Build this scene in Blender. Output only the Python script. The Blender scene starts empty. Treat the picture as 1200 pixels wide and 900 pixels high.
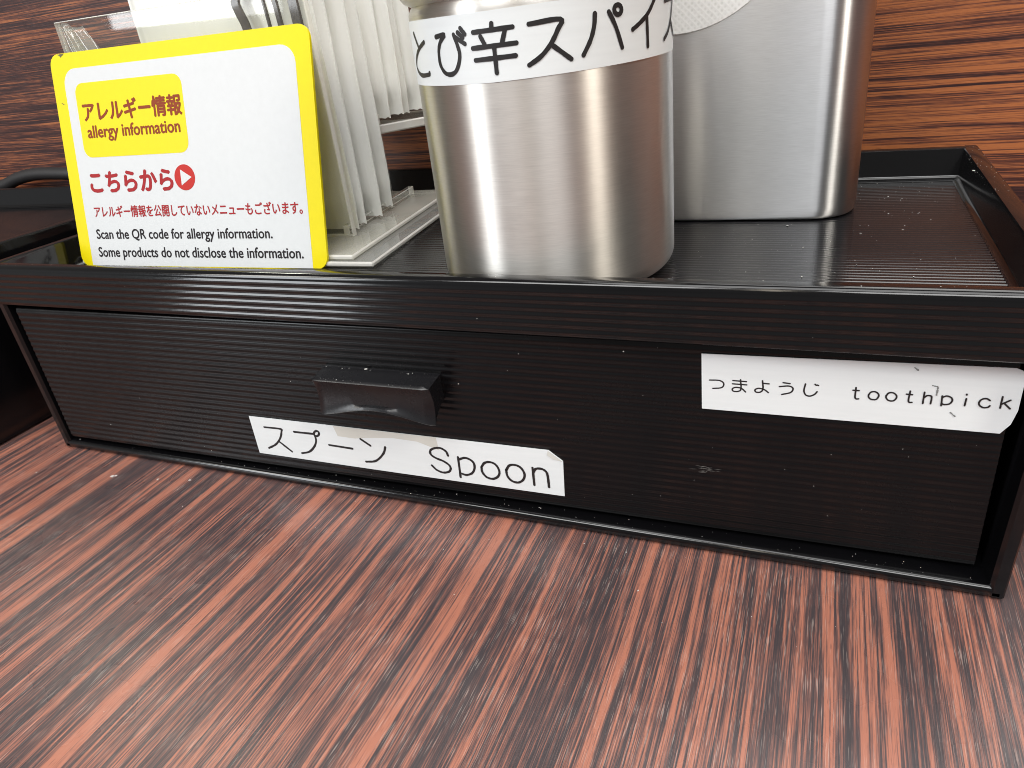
import bpy, bmesh, math, random
import numpy as np
from mathutils import Vector, Matrix, Euler

S = 0.001                                   # everything below is written in millimetres
sc = bpy.context.scene
C = sc.collection
R = math.radians

# ------------------------------------------------------------------ camera
cam_d = bpy.data.cameras.new('camera')
cam = bpy.data.objects.new('camera', cam_d); C.objects.link(cam)
cam_d.sensor_fit = 'HORIZONTAL'; cam_d.sensor_width = 36.0
cam_d.lens = 36.0 * 842.898 / 1200.0
cam_d.clip_start = 0.005; cam_d.clip_end = 50.0
rot = Matrix(((0.92128801, -0.07953862, 0.38065997),
              (0.37320711, 0.45594045, -0.80798191),
              (-0.10929251, 0.88644905, 0.44973684)))
cam.matrix_world = Matrix.Translation(Vector((222.624, -126.675, 108.634)) * S) @ rot.to_4x4()
sc.camera = cam

# ------------------------------------------------------------------ world: a plain lit restaurant interior
w = bpy.data.worlds.new('World'); sc.world = w; w.use_nodes = True
nt = w.node_tree; nt.nodes.clear()
def N(nt, typ, **kw):
    n = nt.nodes.new(typ)
    for k, v in kw.items():
        if k.startswith('i_'):
            key = k[2:]
            key = int(key) if key.isdigit() else key.replace('_', ' ')
            n.inputs[key].default_value = v
        else: setattr(n, k, v)
    return n
def ramp(nt, fac, stops, interp='LINEAR'):
    n = nt.nodes.new('ShaderNodeValToRGB'); e = n.color_ramp.elements
    n.color_ramp.interpolation = interp
    while len(e) > 1: e.remove(e[-1])
    e[0].position = stops[0][0]; e[0].color = (*stops[0][1], 1) if len(stops[0][1]) == 3 else stops[0][1]
    for p, c in stops[1:]:
        x = e.new(p); x.color = (*c, 1) if len(c) == 3 else c
    if fac is not None: nt.links.new(fac, n.inputs[0])
    return n.outputs[0]
g = lambda v: (v, v, v)
tc = N(nt, 'ShaderNodeTexCoord')
sep = N(nt, 'ShaderNodeSeparateXYZ'); nt.links.new(tc.outputs['Generated'], sep.inputs[0])
az = N(nt, 'ShaderNodeMath', operation='ARCTAN2')          # 0 = towards +y, rising to the right
nt.links.new(sep.outputs[0], az.inputs[0]); nt.links.new(sep.outputs[1], az.inputs[1])
azn = N(nt, 'ShaderNodeMapRange'); azn.inputs[1].default_value = -math.pi; azn.inputs[2].default_value = math.pi
nt.links.new(az.outputs[0], azn.inputs[0])
deg = lambda a: (a + 180) / 360
# azimuth 180 = behind the camera, 90 = right, -90 = left
side = ramp(nt, azn.outputs[0], [
    (0.0, (.78, .78, .78)), (deg(-165), (.66, .65, .64)), (deg(-150), (1.05, 1.07, 1.10)), (deg(-128), (1.15, 1.18, 1.2)),
    (deg(-112), (.75, .70, .66)), (deg(-100), (1.0, .92, .78)), (deg(-80), (.40, .35, .32)), (deg(-45), (.32, .28, .24)),
    (deg(0), (.42, .38, .34)), (deg(60), (.35, .27, .21)), (deg(96), (.17, .11, .085)), (deg(104), (.19, .13, .10)), (deg(110), (.62, .52, .40)), (deg(117), (.60, .50, .39)),
    (deg(122), (.22, .17, .14)), (deg(140), (.45, .42, .40)), (deg(152), (.85, .83, .82)), (deg(165), (.80, .79, .78))])
elev = ramp(nt, None, [(0.0, (.55, .54, .53)), (.40, (.8, .79, .78)), (.50, (.95, .95, .95)), (.62, (1, 1, 1)), (1.0, (1.0, 1.0, 1.0))])
em = N(nt, 'ShaderNodeMapRange'); em.inputs[1].default_value = -1; em.inputs[2].default_value = 1
nt.links.new(sep.outputs[2], em.inputs[0]); nt.links.new(em.outputs[0], elev.node.inputs[0])
up = ramp(nt, em.outputs[0], [(.60, g(0)), (.78, g(1))])
mul = N(nt, 'ShaderNodeMix', data_type='RGBA', blend_type='MULTIPLY'); mul.inputs[0].default_value = 1
nt.links.new(side, mul.inputs[6]); nt.links.new(elev, mul.inputs[7])
mx = N(nt, 'ShaderNodeMix', data_type='RGBA'); nt.links.new(up, mx.inputs[0]); nt.links.new(mul.outputs[2], mx.inputs[6])
mx.inputs[7].default_value = (.62, .60, .57, 1)
bg = N(nt, 'ShaderNodeBackground'); bg.inputs[1].default_value = 0.30
nt.links.new(mx.outputs[2], bg.inputs[0])
wo = N(nt, 'ShaderNodeOutputWorld'); nt.links.new(bg.outputs[0], wo.inputs[0])

# ------------------------------------------------------------------ unseen lamps, some added for streaks, highlights and the wall
def area(name, loc, target, sx, sy, power, col=(1, .96, .90), shape='RECTANGLE'):
    d = bpy.data.lights.new(name, 'AREA'); d.shape = shape; d.size = sx; d.size_y = sy; d.energy = power; d.color = col
    o = bpy.data.objects.new(name, d); C.objects.link(o); o.location = loc
    o.rotation_euler = (Vector(target) - Vector(loc)).to_track_quat('-Z', 'Y').to_euler()
    return o
area('overhead_lamp', (.22, -.30, 1.45), (.18, -.02, .03), .9, .7, 9.5, (1, .995, .985))
area('unseen_tube_lamp', (-.17, -.74, .92), (.14, .02, .06), .46, .34, 5.2, (1, .995, .985))
area('unseen_tube_lamp', (.155, -.80, .80), (.17, .02, .06), .035, .5, .45, (1, .90, .74))  # narrow lamp added for the warm streak on the tin
area('unseen_tube_lamp', (.46, -.76, .92), (.16, .02, .06), .44, .34, 4.8, (1, .995, .985))
area('front_lamp', (-.74, -.66, .80), (.14, .02, .06), .16, .40, 2.4, (1, .97, .90))
area('unseen_left_light', (-.62, -.80, .40), (.10, .0, .056), .26, .50, 4.0, (.93, .97, 1))  # unseen bright source, added for highlights on the fascia ribs
area('unseen_lamp', (.98, -.34, .72), (.26, .125, .08), .16, .35, 5.4, (1, .93, .82))  # added to brighten the right part of the wall
area('unseen_lamp', (.42, 1.05, 1.25), (.16, .03, 0), 1.7, 1.0, 20, (1, .985, .96))
area('round_lamp', (-.83, .44, 1.08), (.08, -.06, 0), .12, .12, 1.5, (1, 1, .84), 'DISK')

sc.view_settings.view_transform = 'Standard'; sc.view_settings.look = 'None'
sc.view_settings.exposure = 0.0; sc.view_settings.gamma = 1.0
sc.render.engine = 'CYCLES'
sc.cycles.use_denoising = True; sc.cycles.filter_width = 1.0
sc.cycles.max_bounces = 12; sc.cycles.transparent_max_bounces = 24
sc.cycles.sample_clamp_indirect = 6.0

# ------------------------------------------------------------------ helpers
def link_obj(name, mesh, mat=None, parent=None):
    o = bpy.data.objects.new(name, mesh); C.objects.link(o)
    if mat is not None:
        for m in (mat if isinstance(mat, (list, tuple)) else [mat]): mesh.materials.append(m)
    if parent is not None: o.parent = parent
    return o
def thing(name, label, cat, group=None, loc=(0, 0, 0), rz=0.0):
    o = bpy.data.objects.new(name, None); C.objects.link(o); o.empty_display_size = .01
    o.location = Vector(loc) * S; o.rotation_euler = (0, 0, rz)
    return tag(o, label, cat, group)
def tag(o, label, cat, group=None, kind=None):
    o['label'] = label; o['category'] = cat
    if group: o['group'] = group
    if kind: o['kind'] = kind
    return o
def from_bm(name, bm, mat, parent=None, smooth=None, recalc=True):
    if recalc: bmesh.ops.recalc_face_normals(bm, faces=bm.faces)
    me = bpy.data.meshes.new(name); bm.to_mesh(me); bm.free()
    me.transform(Matrix.Scale(S, 4))
    o = link_obj(name, me, mat, parent)
    if smooth is not None:
        for p in me.polygons: p.use_smooth = True
        me.set_sharp_from_angle(angle=R(smooth))
    return o
def box(bm, x0, x1, y0, y1, z0, z1, bev=0.0, seg=2):
    r = bmesh.ops.create_cube(bm, size=1.0)
    vs = r['verts']
    for v in vs:
        v.co = Vector((x0 + (v.co.x + .5) * (x1 - x0), y0 + (v.co.y + .5) * (y1 - y0), z0 + (v.co.z + .5) * (z1 - z0)))
    if bev:
        es = list({e for v in vs for e in v.link_edges})
        bmesh.ops.bevel(bm, geom=es, offset=bev, segments=seg, profile=.5, affect='EDGES')
def extrude_x(bm, prof, x0, x1, closed=True, caps=True):
    """profile of (y,z) points swept from x0 to x1 (numbers, or functions of the profile point)"""
    f0 = x0 if callable(x0) else (lambda y, z: x0); f1 = x1 if callable(x1) else (lambda y, z: x1)
    a = [bm.verts.new((f0(y, z), y, z)) for y, z in prof]; b = [bm.verts.new((f1(y, z), y, z)) for y, z in prof]
    n = len(prof)
    for i in range(n if closed else n - 1):
        j = (i + 1) % n; bm.faces.new((a[i], a[j], b[j], b[i]))
    if closed and caps: bm.faces.new(a); bm.faces.new(b[::-1])
def smooth_pts(pts, sub=5, close=False):
    P = [np.array(p, float) for p in pts]
    if len(P) < 3: return P
    out = []
    n = len(P)
    for i in range(n - 1):
        p1, p2 = P[i], P[i + 1]
        p0 = P[i - 1] if i > 0 else (P[-2] if close else 2 * p1 - p2)
        p3 = P[i + 2] if i + 2 < n else (P[1] if close else 2 * p2 - p1)
        for k in range(sub):
            t = k / sub
            out.append(.5 * (2 * p1 + (p2 - p0) * t + (2 * p0 - 5 * p1 + 4 * p2 - p3) * t * t + (3 * p1 - p0 - 3 * p2 + p3) * t ** 3))
    out.append(P[-1]); return out
def strokes(bm, polys, width, fn, lift0=0.0, curved=True, jitter=0.0, rnd=None):
    """pen strokes in a flat (s,t) space, mapped by fn(s,t,lift) onto the surface they are printed on"""
    lift = lift0
    for P in polys:
        pts = smooth_pts(P) if curved and len(P) > 2 else [np.array(p, float) for p in P]
        if len(pts) == 2: pts = [pts[0] + (pts[1] - pts[0]) * k / 8 for k in range(9)]
        pts = [p for i, p in enumerate(pts) if i == 0 or np.linalg.norm(p - pts[i - 1]) > 1e-4]
        L = []; Rr = []
        for i, p in enumerate(pts):
            d = pts[min(i + 1, len(pts) - 1)] - pts[max(i - 1, 0)]; d = d / (np.linalg.norm(d) + 1e-9)
            n = np.array([-d[1], d[0]]); ww = width * .5 * (1 + (rnd.uniform(-jitter, jitter) if jitter else 0))
            L.append(p + n * ww); Rr.append(p - n * ww)
        d0 = pts[0] - pts[1]; d0 /= np.linalg.norm(d0); d1 = pts[-1] - pts[-2]; d1 /= np.linalg.norm(d1)
        def cap(p, d):
            a0 = math.atan2(d[1], d[0])
            return [p + width * .5 * np.array([math.cos(a0 + a), math.sin(a0 + a)]) for a in np.linspace(-1.2, 1.2, 5)]
        vl = [bm.verts.new(fn(q[0], q[1], lift)) for q in L]; vr = [bm.verts.new(fn(q[0], q[1], lift)) for q in Rr]
        for i in range(len(pts) - 1): bm.faces.new((vl[i], vr[i], vr[i + 1], vl[i + 1]))
        c0 = [bm.verts.new(fn(q[0], q[1], lift)) for q in cap(pts[0], d0)]
        c1 = [bm.verts.new(fn(q[0], q[1], lift)) for q in cap(pts[-1], d1)]
        bm.faces.new([vl[0]] + c0[::1] + [vr[0]]) if True else None
        bm.faces.new([vr[-1]] + c1 + [vl[-1]])
        lift += 0.004

# ------------------------------------------------------------------ materials
def mat(name):
    m = bpy.data.materials.new(name); m.use_nodes = True
    nt = m.node_tree; b = nt.nodes['Principled BSDF']; return m, nt, b
def simple(name, col, rough=.5, metal=0.0, spec=.5, coat=0.0):
    m, nt, b = mat(name)
    b.inputs['Base Color'].default_value = (*col, 1); b.inputs['Roughness'].default_value = rough
    b.inputs['Metallic'].default_value = metal; b.inputs['Specular IOR Level'].default_value = spec
    b.inputs['Coat Weight'].default_value = coat
    return m
def coords(nt, scale=(1, 1, 1)):
    t = N(nt, 'ShaderNodeTexCoord'); mp = N(nt, 'ShaderNodeMapping'); mp.inputs['Scale'].default_value = scale
    nt.links.new(t.outputs['Object'], mp.inputs[0]); return mp.outputs[0]
def noise(nt, vec, scale, detail=3, rough=.5, dist=0.0):
    n = N(nt, 'ShaderNodeTexNoise'); n.inputs['Scale'].default_value = scale; n.inputs['Detail'].default_value = detail
    n.inputs['Roughness'].default_value = rough; n.inputs['Distortion'].default_value = dist
    nt.links.new(vec, n.inputs['Vector']); return n.outputs['Fac']
def mathn(nt, op, a, b=None):
    n = N(nt, 'ShaderNodeMath', operation=op)
    for i, v in enumerate((a, b)):
        if v is None: continue
        if isinstance(v, (int, float)): n.inputs[i].default_value = v
        else: nt.links.new(v, n.inputs[i])
    return n.outputs[0]
def mixc(nt, fac, a, b, mode='MIX'):
    n = N(nt, 'ShaderNodeMix', data_type='RGBA', blend_type=mode)
    for i, v in ((0, fac), (6, a), (7, b)):
        if isinstance(v, (int, float)): n.inputs[i].default_value = v
        elif isinstance(v, tuple): n.inputs[i].default_value = (*v, 1) if len(v) == 3 else v
        else: nt.links.new(v, n.inputs[i])
    return n.outputs[2]
def bump(nt, b, h, strength, dist):
    n = N(nt, 'ShaderNodeBump'); n.inputs['Strength'].default_value = strength; n.inputs['Distance'].default_value = dist
    nt.links.new(h, n.inputs['Height']); nt.links.new(n.outputs[0], b.inputs['Normal'])

def wood(name, axis, dark, mid, bright, rough, fleck):
    """grain bands come from the mesh attribute 'grain' (the laminate's own print); pores and fibres are noise"""
    m, nt, b = mat(name)
    at = N(nt, 'ShaderNodeAttribute', attribute_name='grain')
    st = (1, .03, 1) if axis == 'y' else (.03, 1, 1)
    v = coords(nt, st)
    ax = lambda k: (1, k, 1) if axis == 'y' else (k, 1, 1)
    fib = noise(nt, coords(nt, ax(.010)), 3400, 3, .6)
    fib2 = noise(nt, coords(nt, ax(.010)), 1100, 4, .7)
    sp = noise(nt, coords(nt, ax(.05)), 2600, 3, .65)
    a = at.outputs['Fac']
    for q, k in ((fib, 2.5), (fib2, 1.5), (sp, 1.0)):
        a = mathn(nt, 'ADD', a, mathn(nt, 'MULTIPLY', mathn(nt, 'SUBTRACT', q, .5), k))
    col = ramp(nt, a, [(0.0, dark), (.28, tuple(.8 * d + .2 * q for d, q in zip(dark, mid))), (.52, mid), (.95, bright)])
    por = noise(nt, coords(nt, ax(.030)), 5200, 2, .5)
    area_n = noise(nt, coords(nt, ax(.5)), 60, 3, .6)
    pf = ramp(nt, por, [(.60, g(0)), (.67, g(1))])
    pf = mathn(nt, 'MULTIPLY', pf, ramp(nt, area_n, [(.36, g(0)), (.60, g(1))]))
    col = mixc(nt, mathn(nt, 'MULTIPLY', pf, fleck), col, (.60, .50, .45))  # pale flecks: whitish pores, with glints put into their colour
    por2 = noise(nt, coords(nt, ax(.09)), 3600, 2, .5)
    dk = ramp(nt, por2, [(.30, g(1)), (.40, g(0))])
    col = mixc(nt, mathn(nt, 'MULTIPLY', dk, .35), col, tuple(.75 * d for d in dark))
    nt.links.new(col, b.inputs['Base Color'])
    sm = noise(nt, coords(nt), 22, 4, .6)
    rr = N(nt, 'ShaderNodeMapRange'); rr.inputs[3].default_value = rough - .07; rr.inputs[4].default_value = rough + .10
    nt.links.new(sm, rr.inputs[0]); nt.links.new(rr.outputs[0], b.inputs['Roughness'])
    b.inputs['Specular IOR Level'].default_value = .5
    bump(nt, b, mathn(nt, 'ADD', mathn(nt, 'MULTIPLY', fib, .6), mathn(nt, 'MULTIPLY', por, .6)), .55, .00012)
    return m
M_table = wood('table_laminate', 'y', (.046, .038, .042), (.137, .069, .061), (.36, .140, .094), .26, .34)
M_wall = wood('wall_laminate', 'x', (.030, .011, .012), (.15, .048, .028), (.41, .138, .047), .40, .04)

def black_plastic(name, rough=.24, base=.011, smudge=.10, spec=.45):
    m, nt, b = mat(name)
    v = coords(nt)
    n1 = noise(nt, v, 35, 5, .65); n2 = noise(nt, v, 700, 3, .6)
    b.inputs['Base Color'].default_value = (base * .95, base * .93, base * 1.12, 1); b.inputs['Specular IOR Level'].default_value = spec
    rr = N(nt, 'ShaderNodeMapRange'); rr.inputs[1].default_value = .3; rr.inputs[2].default_value = .75
    rr.inputs[3].default_value = rough - smudge * .5; rr.inputs[4].default_value = rough + smudge
    nt.links.new(mathn(nt, 'ADD', mathn(nt, 'MULTIPLY', n1, .75), mathn(nt, 'MULTIPLY', n2, .25)), rr.inputs[0])
    nt.links.new(rr.outputs[0], b.inputs['Roughness'])
    bump(nt, b, n2, .12, .00003)
    return m
M_blk = black_plastic('black_plastic', .17, .004, .10, .5)
M_blkgloss = black_plastic('glossy_black_plastic', .10, .003, .05, .50)
M_drawer = black_plastic('black_drawer_plastic', .22, .0034, .12, .32)
M_floor = black_plastic('tray_floor_plastic', .11, .006, .07, .75)
M_rubber = simple('black_rubber', (.015, .014, .015), .55)

ANR = 0.25
def steel(name, base, rough, aniso, line):
    m, nt, b = mat(name)
    b.inputs['Metallic'].default_value = 1.0; b.inputs['Base Color'].default_value = (*base, 1)
    fine = noise(nt, coords(nt, (.05, .05, 1) if line == 'h' else (1, 1, .05)), 5500, 2, .5)
    blot = noise(nt, coords(nt), 160, 4, .6)
    rr = N(nt, 'ShaderNodeMapRange'); rr.inputs[3].default_value = rough - .05; rr.inputs[4].default_value = rough + .06
    nt.links.new(mathn(nt, 'ADD', mathn(nt, 'MULTIPLY', fine, .6), mathn(nt, 'MULTIPLY', blot, .4)), rr.inputs[0])
    nt.links.new(rr.outputs[0], b.inputs['Roughness'])
    col = mixc(nt, fine, tuple(.88 * c for c in base), tuple(min(1, 1.12 * c) for c in base))
    nt.links.new(col, b.inputs['Base Color'])
    b.inputs['Anisotropic'].default_value = aniso; b.inputs['Anisotropic Rotation'].default_value = ANR
    tg = N(nt, 'ShaderNodeTangent', direction_type='RADIAL', axis='Z'); nt.links.new(tg.outputs[0], b.inputs['Tangent'])
    bump(nt, b, fine, .02, .00001)
    return m
M_jar = steel('brushed_steel', (.70, .68, .645), .40, .92, 'h')
M_tin = steel('satin_steel', (.66, .67, .685), .36, 1.0, 'h')

def paper(name, col=(.745, .79, .81), rough=.45, streak=.05, coat=.25):
    m, nt, b = mat(name)
    n1 = noise(nt, coords(nt, (.06, .06, 1)), 900, 2, .5)
    c = mixc(nt, n1, tuple(x * (1 - streak) for x in col), tuple(min(1, x * (1 + streak)) for x in col))
    nt.links.new(c, b.inputs['Base Color']); b.inputs['Roughness'].default_value = rough
    b.inputs['Coat Weight'].default_value = coat; b.inputs['Coat Roughness'].default_value = .25
    return m
M_label = paper('label_tape')
M_ink = simple('black_ink', (.012, .011, .012), .5)
M_fold = simple('label_tape_back', (.62, .63, .60), .5)
M_stain = simple('old_tape_residue', (.60, .60, .56), .4)

# ------------------------------------------------------------------ traced writing and grain positions (mm)
D = {"spoon":[[[86.19,17.07],[91.65,17.09],[91.79,16.34],[90.73,14.18],[88.54,11.85],[85.57,10.23]],[[89.98,12.85],[93.45,10.06]],[[96.02,16.69],[102.54,16.77]],[[102.77,16.27],[102.7,14.7],[101.65,12.78],[99.46,10.83],[96.77,9.98]],[[104.33,17.11],[104.15,16.74],[103.83,16.43],[103.45,16.23],[103.07,16.19],[102.77,16.31],[102.61,16.57],[102.63,16.91],[102.82,17.28],[103.13,17.59],[103.52,17.79],[103.89,17.83],[104.19,17.71],[104.34,17.45],[104.33,17.11]],[[106.66,13.85],[113.93,13.6]],[[117.2,16.96],[119.81,15.25]],[[124.26,15.37],[123.44,13.55],[121.63,11.57],[119.87,10.45],[117.29,10.01]],[[142.15,15.12],[141.76,16.32],[140.4,17.1],[138.79,16.89],[137.45,16.1],[137.32,14.91],[138.47,14.01],[140.54,13.32],[141.96,12.37],[142.27,11.36],[141.63,10.33],[139.95,9.83],[138.23,10.36],[137.04,11.57]],[[144.87,15.06],[144.67,9.15]],[[144.82,14.31],[146.88,15.12],[148.68,14.33],[149.02,12.72],[148.18,10.92],[146.5,10.05],[145.09,10.27]],[[150.89,12.97],[151.91,14.35],[153.47,14.77],[154.88,14.14],[155.55,12.39],[155.02,10.86],[153.58,9.94],[151.91,10.2],[150.95,11.53],[150.89,12.97]],[[157.41,13.06],[158.43,14.51],[159.93,14.84],[161.32,14.22],[162.07,12.5],[161.48,10.78],[160.09,9.83],[158.47,10.12],[157.51,11.43],[157.41,13.06]],[[164.31,14.64],[164.28,9.76]],[[164.34,13.23],[165.11,14.47],[166.55,14.67],[167.56,14.09],[167.91,12.94],[167.97,9.7]]],"tooth":[[[204.4,41.06],[206.34,41.1],[207.13,40.5],[206.76,39.57],[205.08,39.24]],[[208.85,41.3],[211.37,41.26]],[[208.79,40.58],[211.45,40.56]],[[210.28,41.59],[210.42,39.58],[209.86,38.99],[208.96,39.0],[208.82,39.5],[209.45,39.85],[210.47,39.73],[211.3,38.99]],[[214.32,41.68],[214.47,39.92],[214.01,39.2],[213.21,39.16],[213.04,39.65],[213.72,40.01],[214.73,39.8],[215.5,39.21]],[[214.42,41.16],[215.53,41.13]],[[218.06,41.6],[219.27,41.5]],[[217.43,40.7],[219.06,40.96],[219.86,40.53],[219.51,39.62],[217.96,39.04]],[[222.0,41.66],[221.82,40.26],[222.16,39.36],[222.89,39.13],[223.69,39.55],[224.12,40.17]],[[223.67,41.72],[223.88,41.53]],[[224.06,41.6],[224.25,41.51]],[[230.64,41.61],[230.64,39.73],[230.86,39.28],[231.28,39.32]],[[230.19,41.04],[231.19,41.03]],[[232.83,40.24],[233.19,40.9],[233.91,41.02],[234.48,40.54],[234.45,39.92],[234.08,39.42],[233.34,39.44],[232.93,39.78],[232.83,40.24]],[[235.7,40.34],[236.11,41.0],[236.83,41.06],[237.37,40.56],[237.37,39.94],[236.94,39.43],[236.21,39.46],[235.8,39.89],[235.7,40.34]],[[239.46,41.66],[239.38,39.81],[239.6,39.37],[239.98,39.41]],[[238.93,41.0],[239.88,40.96]],[[241.71,41.64],[241.7,39.35]],[[241.78,40.53],[242.19,40.99],[242.78,40.98],[242.95,40.54],[242.92,39.41]],[[244.54,41.14],[244.61,39.17]],[[244.58,40.84],[245.18,41.2],[245.9,40.96],[246.17,40.38],[245.86,39.69],[245.08,39.46],[244.59,39.63]],[[248.23,40.93],[248.17,39.52]],[[248.16,41.82],[248.19,41.67]],[[251.77,40.9],[251.28,41.21],[250.63,41.09],[250.24,40.46],[250.38,39.82],[251.01,39.43],[251.66,39.55],[251.9,39.87]],[[253.5,41.8],[253.47,39.58]],[[254.75,41.24],[253.52,40.33]],[[253.92,40.57],[254.92,39.57]]],"marks":[[[242.8,43.09],[243.28,42.95],[243.61,42.86],[243.64,41.96],[243.61,41.21]],[[246.22,37.95],[247.02,37.21]],[[239.6,46.35],[240.19,45.89]]],"spice":[[[-22.67,108.2],[-20.62,105.66]],[[-17.37,106.5],[-20.43,105.35],[-23.03,103.89],[-24.45,101.93],[-21.57,100.51],[-17.34,100.6],[-16.86,100.91]],[[-12.67,107.18],[-10.03,107.41],[-11.48,106.23],[-12.33,104.68],[-12.42,102.47],[-11.52,101.01],[-10.12,100.46],[-8.47,100.79],[-7.34,102.04],[-6.73,103.77],[-6.99,105.35],[-7.63,107.23]],[[-7.54,106.94],[-5.19,105.51]],[[-6.58,107.53],[-5.53,106.59]],[[-5.84,108.18],[-4.97,107.12]],[[0.77,108.36],[0.68,107.35]],[[-3.12,107.24],[4.64,107.41]],[[-1.68,106.45],[-0.95,104.97]],[[3.18,107.0],[2.44,105.03]],[[-3.54,104.61],[5.09,104.76]],[[-3.24,102.56],[4.76,102.69]],[[0.83,104.52],[0.82,100.1]],[[7.62,107.52],[13.26,107.72],[12.66,106.1],[11.2,103.86],[9.3,102.06],[7.07,100.84]],[[11.42,103.73],[14.74,101.03]],[[19.65,107.92],[19.4,105.98],[18.58,103.77],[17.06,101.4]],[[22.46,107.91],[23.83,105.31],[25.09,101.76]],[[25.21,108.0],[25.11,107.67],[24.87,107.41],[24.54,107.29],[24.18,107.33],[23.88,107.51],[23.68,107.8],[23.62,108.15],[23.71,108.48],[23.94,108.73],[24.27,108.85],[24.62,108.82],[24.93,108.64],[25.14,108.35],[25.21,108.0]],[[34.45,109.12],[32.18,106.91],[29.82,105.49],[27.72,104.5]],[[31.75,106.3],[31.86,101.27]]],"tstr":[[92.03,94.11,0.7],[98.23,98.64,0.5],[102.33,106.59,1.0],[108.61,109.13,0.7],[109.41,111.62,0.6],[112.42,113.42,0.5],[114.81,116.72,0.95],[118.19,119.17,0.5],[119.76,120.36,0.6],[121.14,121.93,0.6],[125.06,128.17,0.55],[128.17,129.52,0.9],[132.03,135.1,0.65],[139.67,143.82,0.6],[144.12,145.54,0.9],[148.23,150.61,0.75],[151.27,152.01,0.8],[154.41,155.88,0.55],[156.06,159.42,1.0],[160.62,161.17,0.8],[161.71,163.34,0.65],[165.79,167.15,0.95],[169.79,170.15,0.35],[173.63,174.97,1.0],[176.34,176.87,0.6],[177.75,178.62,0.6],[179.32,180.02,0.6],[181.59,182.98,0.55],[184.53,185.22,0.7],[187.98,188.32,0.5],[191.4,192.01,0.65],[193.16,195.2,1.0],[196.81,198.83,0.7],[200.17,202.84,0.6],[204.63,206.88,0.95],[208.72,211.21,0.9],[213.42,214.17,0.85],[216.21,218.53,0.5],[220.29,220.52,0.35],[222.05,226.49,0.6],[228.95,231.08,0.9],[234.44,237.6,0.95],[237.85,238.71,0.4],[238.95,240.64,1.0],[242.63,242.93,0.3],[244.0,244.6,0.45],[248.08,250.18,0.9],[252.42,254.65,0.9],[257.61,258.79,0.9]],"lstr":[[-7.69,-3.43,0.5],[-3.43,3.89,0.8],[7.76,9.27,0.5],[11.5,15.83,0.5],[17.23,23.34,0.75],[27.22,32.77,0.8],[41.95,42.6,0.6],[48.29,51.8,0.6],[55.18,58.89,0.85],[62.88,63.91,0.7],[68.73,70.89,0.9],[73.82,75.32,0.7],[79.66,81.74,0.6]],"wr":[[98.89,99.32,0.5],[97.52,97.82,0.35],[93.63,95.36,1.0],[91.52,91.96,0.55],[89.09,90.56,1.0],[84.93,86.1,1.0],[80.43,81.3,0.95],[77.61,78.35,0.95],[75.19,76.03,0.95],[71.42,71.89,0.5],[68.93,70.46,0.5],[65.75,67.01,0.95],[62.14,63.95,0.6]],"wl":[[135.79,140.02,0.9],[132.93,133.65,0.5],[127.84,130.77,0.9],[120.53,121.89,0.8],[117.33,118.86,0.7],[114.62,116.17,0.9],[111.89,113.45,0.7],[107.13,110.31,0.85],[104.72,105.93,0.7],[102.44,103.26,0.8],[93.98,97.33,0.85],[88.69,91.01,0.85],[84.35,85.4,0.8],[82.33,83.47,0.7],[76.97,78.14,0.9]]}
rng = random.Random(7)
nrng = np.random.default_rng(11)

def vnoise(x, seed, period):
    """1-D value noise for the laminate print"""
    r = np.random.default_rng(seed); tab = r.random(4096)
    u = np.asarray(x) / period + 900.0; i = np.floor(u).astype(int); t = u - i; t = t * t * (3 - 2 * t)
    return tab[i % 4096] * (1 - t) + tab[(i + 1) % 4096] * t
def edge(x, a, b, s):
    return 1 / (1 + np.exp(-np.clip((x - a) / s, -40, 40))) * 1 / (1 + np.exp(-np.clip((b - x) / s, -40, 40)))
def grid_sheet(name, us, vs, to3, val, m):
    U, V = np.meshgrid(us, vs)
    P = to3(U, V) * S
    nu, nv = len(us), len(vs)
    idx = np.arange(nu * nv).reshape(nv, nu)
    F = np.stack([idx[:-1, :-1], idx[:-1, 1:], idx[1:, 1:], idx[1:, :-1]], -1).reshape(-1, 4)
    me = bpy.data.meshes.new(name); me.from_pydata(P.reshape(-1, 3).tolist(), [], F.tolist())
    at = me.attributes.new('grain', 'FLOAT', 'POINT'); at.data.foreach_set('value', val(U, V).astype(np.float32).ravel())
    me.update(); return link_obj(name, me, m)

# ------------------------------------------------------------------ the table
def table_val(U, V):
    x = U + .9 * (vnoise(V, 3, 34) - .5) * 1.6 + .5 * (vnoise(V + U * 3, 5, 12) - .5)
    x = x + (vnoise(V + 40, 6, 70) - .5) * 2.2 * (vnoise(U, 8, 25) - .3)
    a = .16 * vnoise(x, 21, 5) + .20 * vnoise(x, 22, 1.1) + .16 * vnoise(x, 23, .4)
    far = np.clip(.55 * vnoise(x, 31, 3.4) + .5 * vnoise(x, 32, 1.1) - .22, 0, 1) * 1.35
    known = edge(x, -8, 259, .6)
    out = np.zeros_like(x)
    for a0, b0, v in D['tstr'] + D['lstr']:
        ws = .12 if b0 - a0 < 1.2 else .26
        e = edge(x, a0, b0, ws) * v
        e = e * (.78 + .35 * vnoise(V + a0 * 17, 40, 30)) * (.40 + .95 * vnoise(x + .15 * vnoise(V, 43, 9) + a0, 41, .36))
        out = np.maximum(out, e)
    thin = np.clip((vnoise(x + .2 * vnoise(V, 45, 14), 44, .40) - .66) * 4, 0, 1) * (.25 + .6 * vnoise(V + 9 * x, 46, 28))
    out = np.maximum(out, thin * .75)
    return a * (1 - .6 * out) + out * known + far * (1 - known)
us = np.concatenate([np.arange(-700, -40, 1.2), np.arange(-40, 300, .16), np.arange(300, 900, 1.2)])
vs = np.concatenate([np.linspace(-235, -110, 10), np.arange(-104, 128.01, 4.0)])
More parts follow.
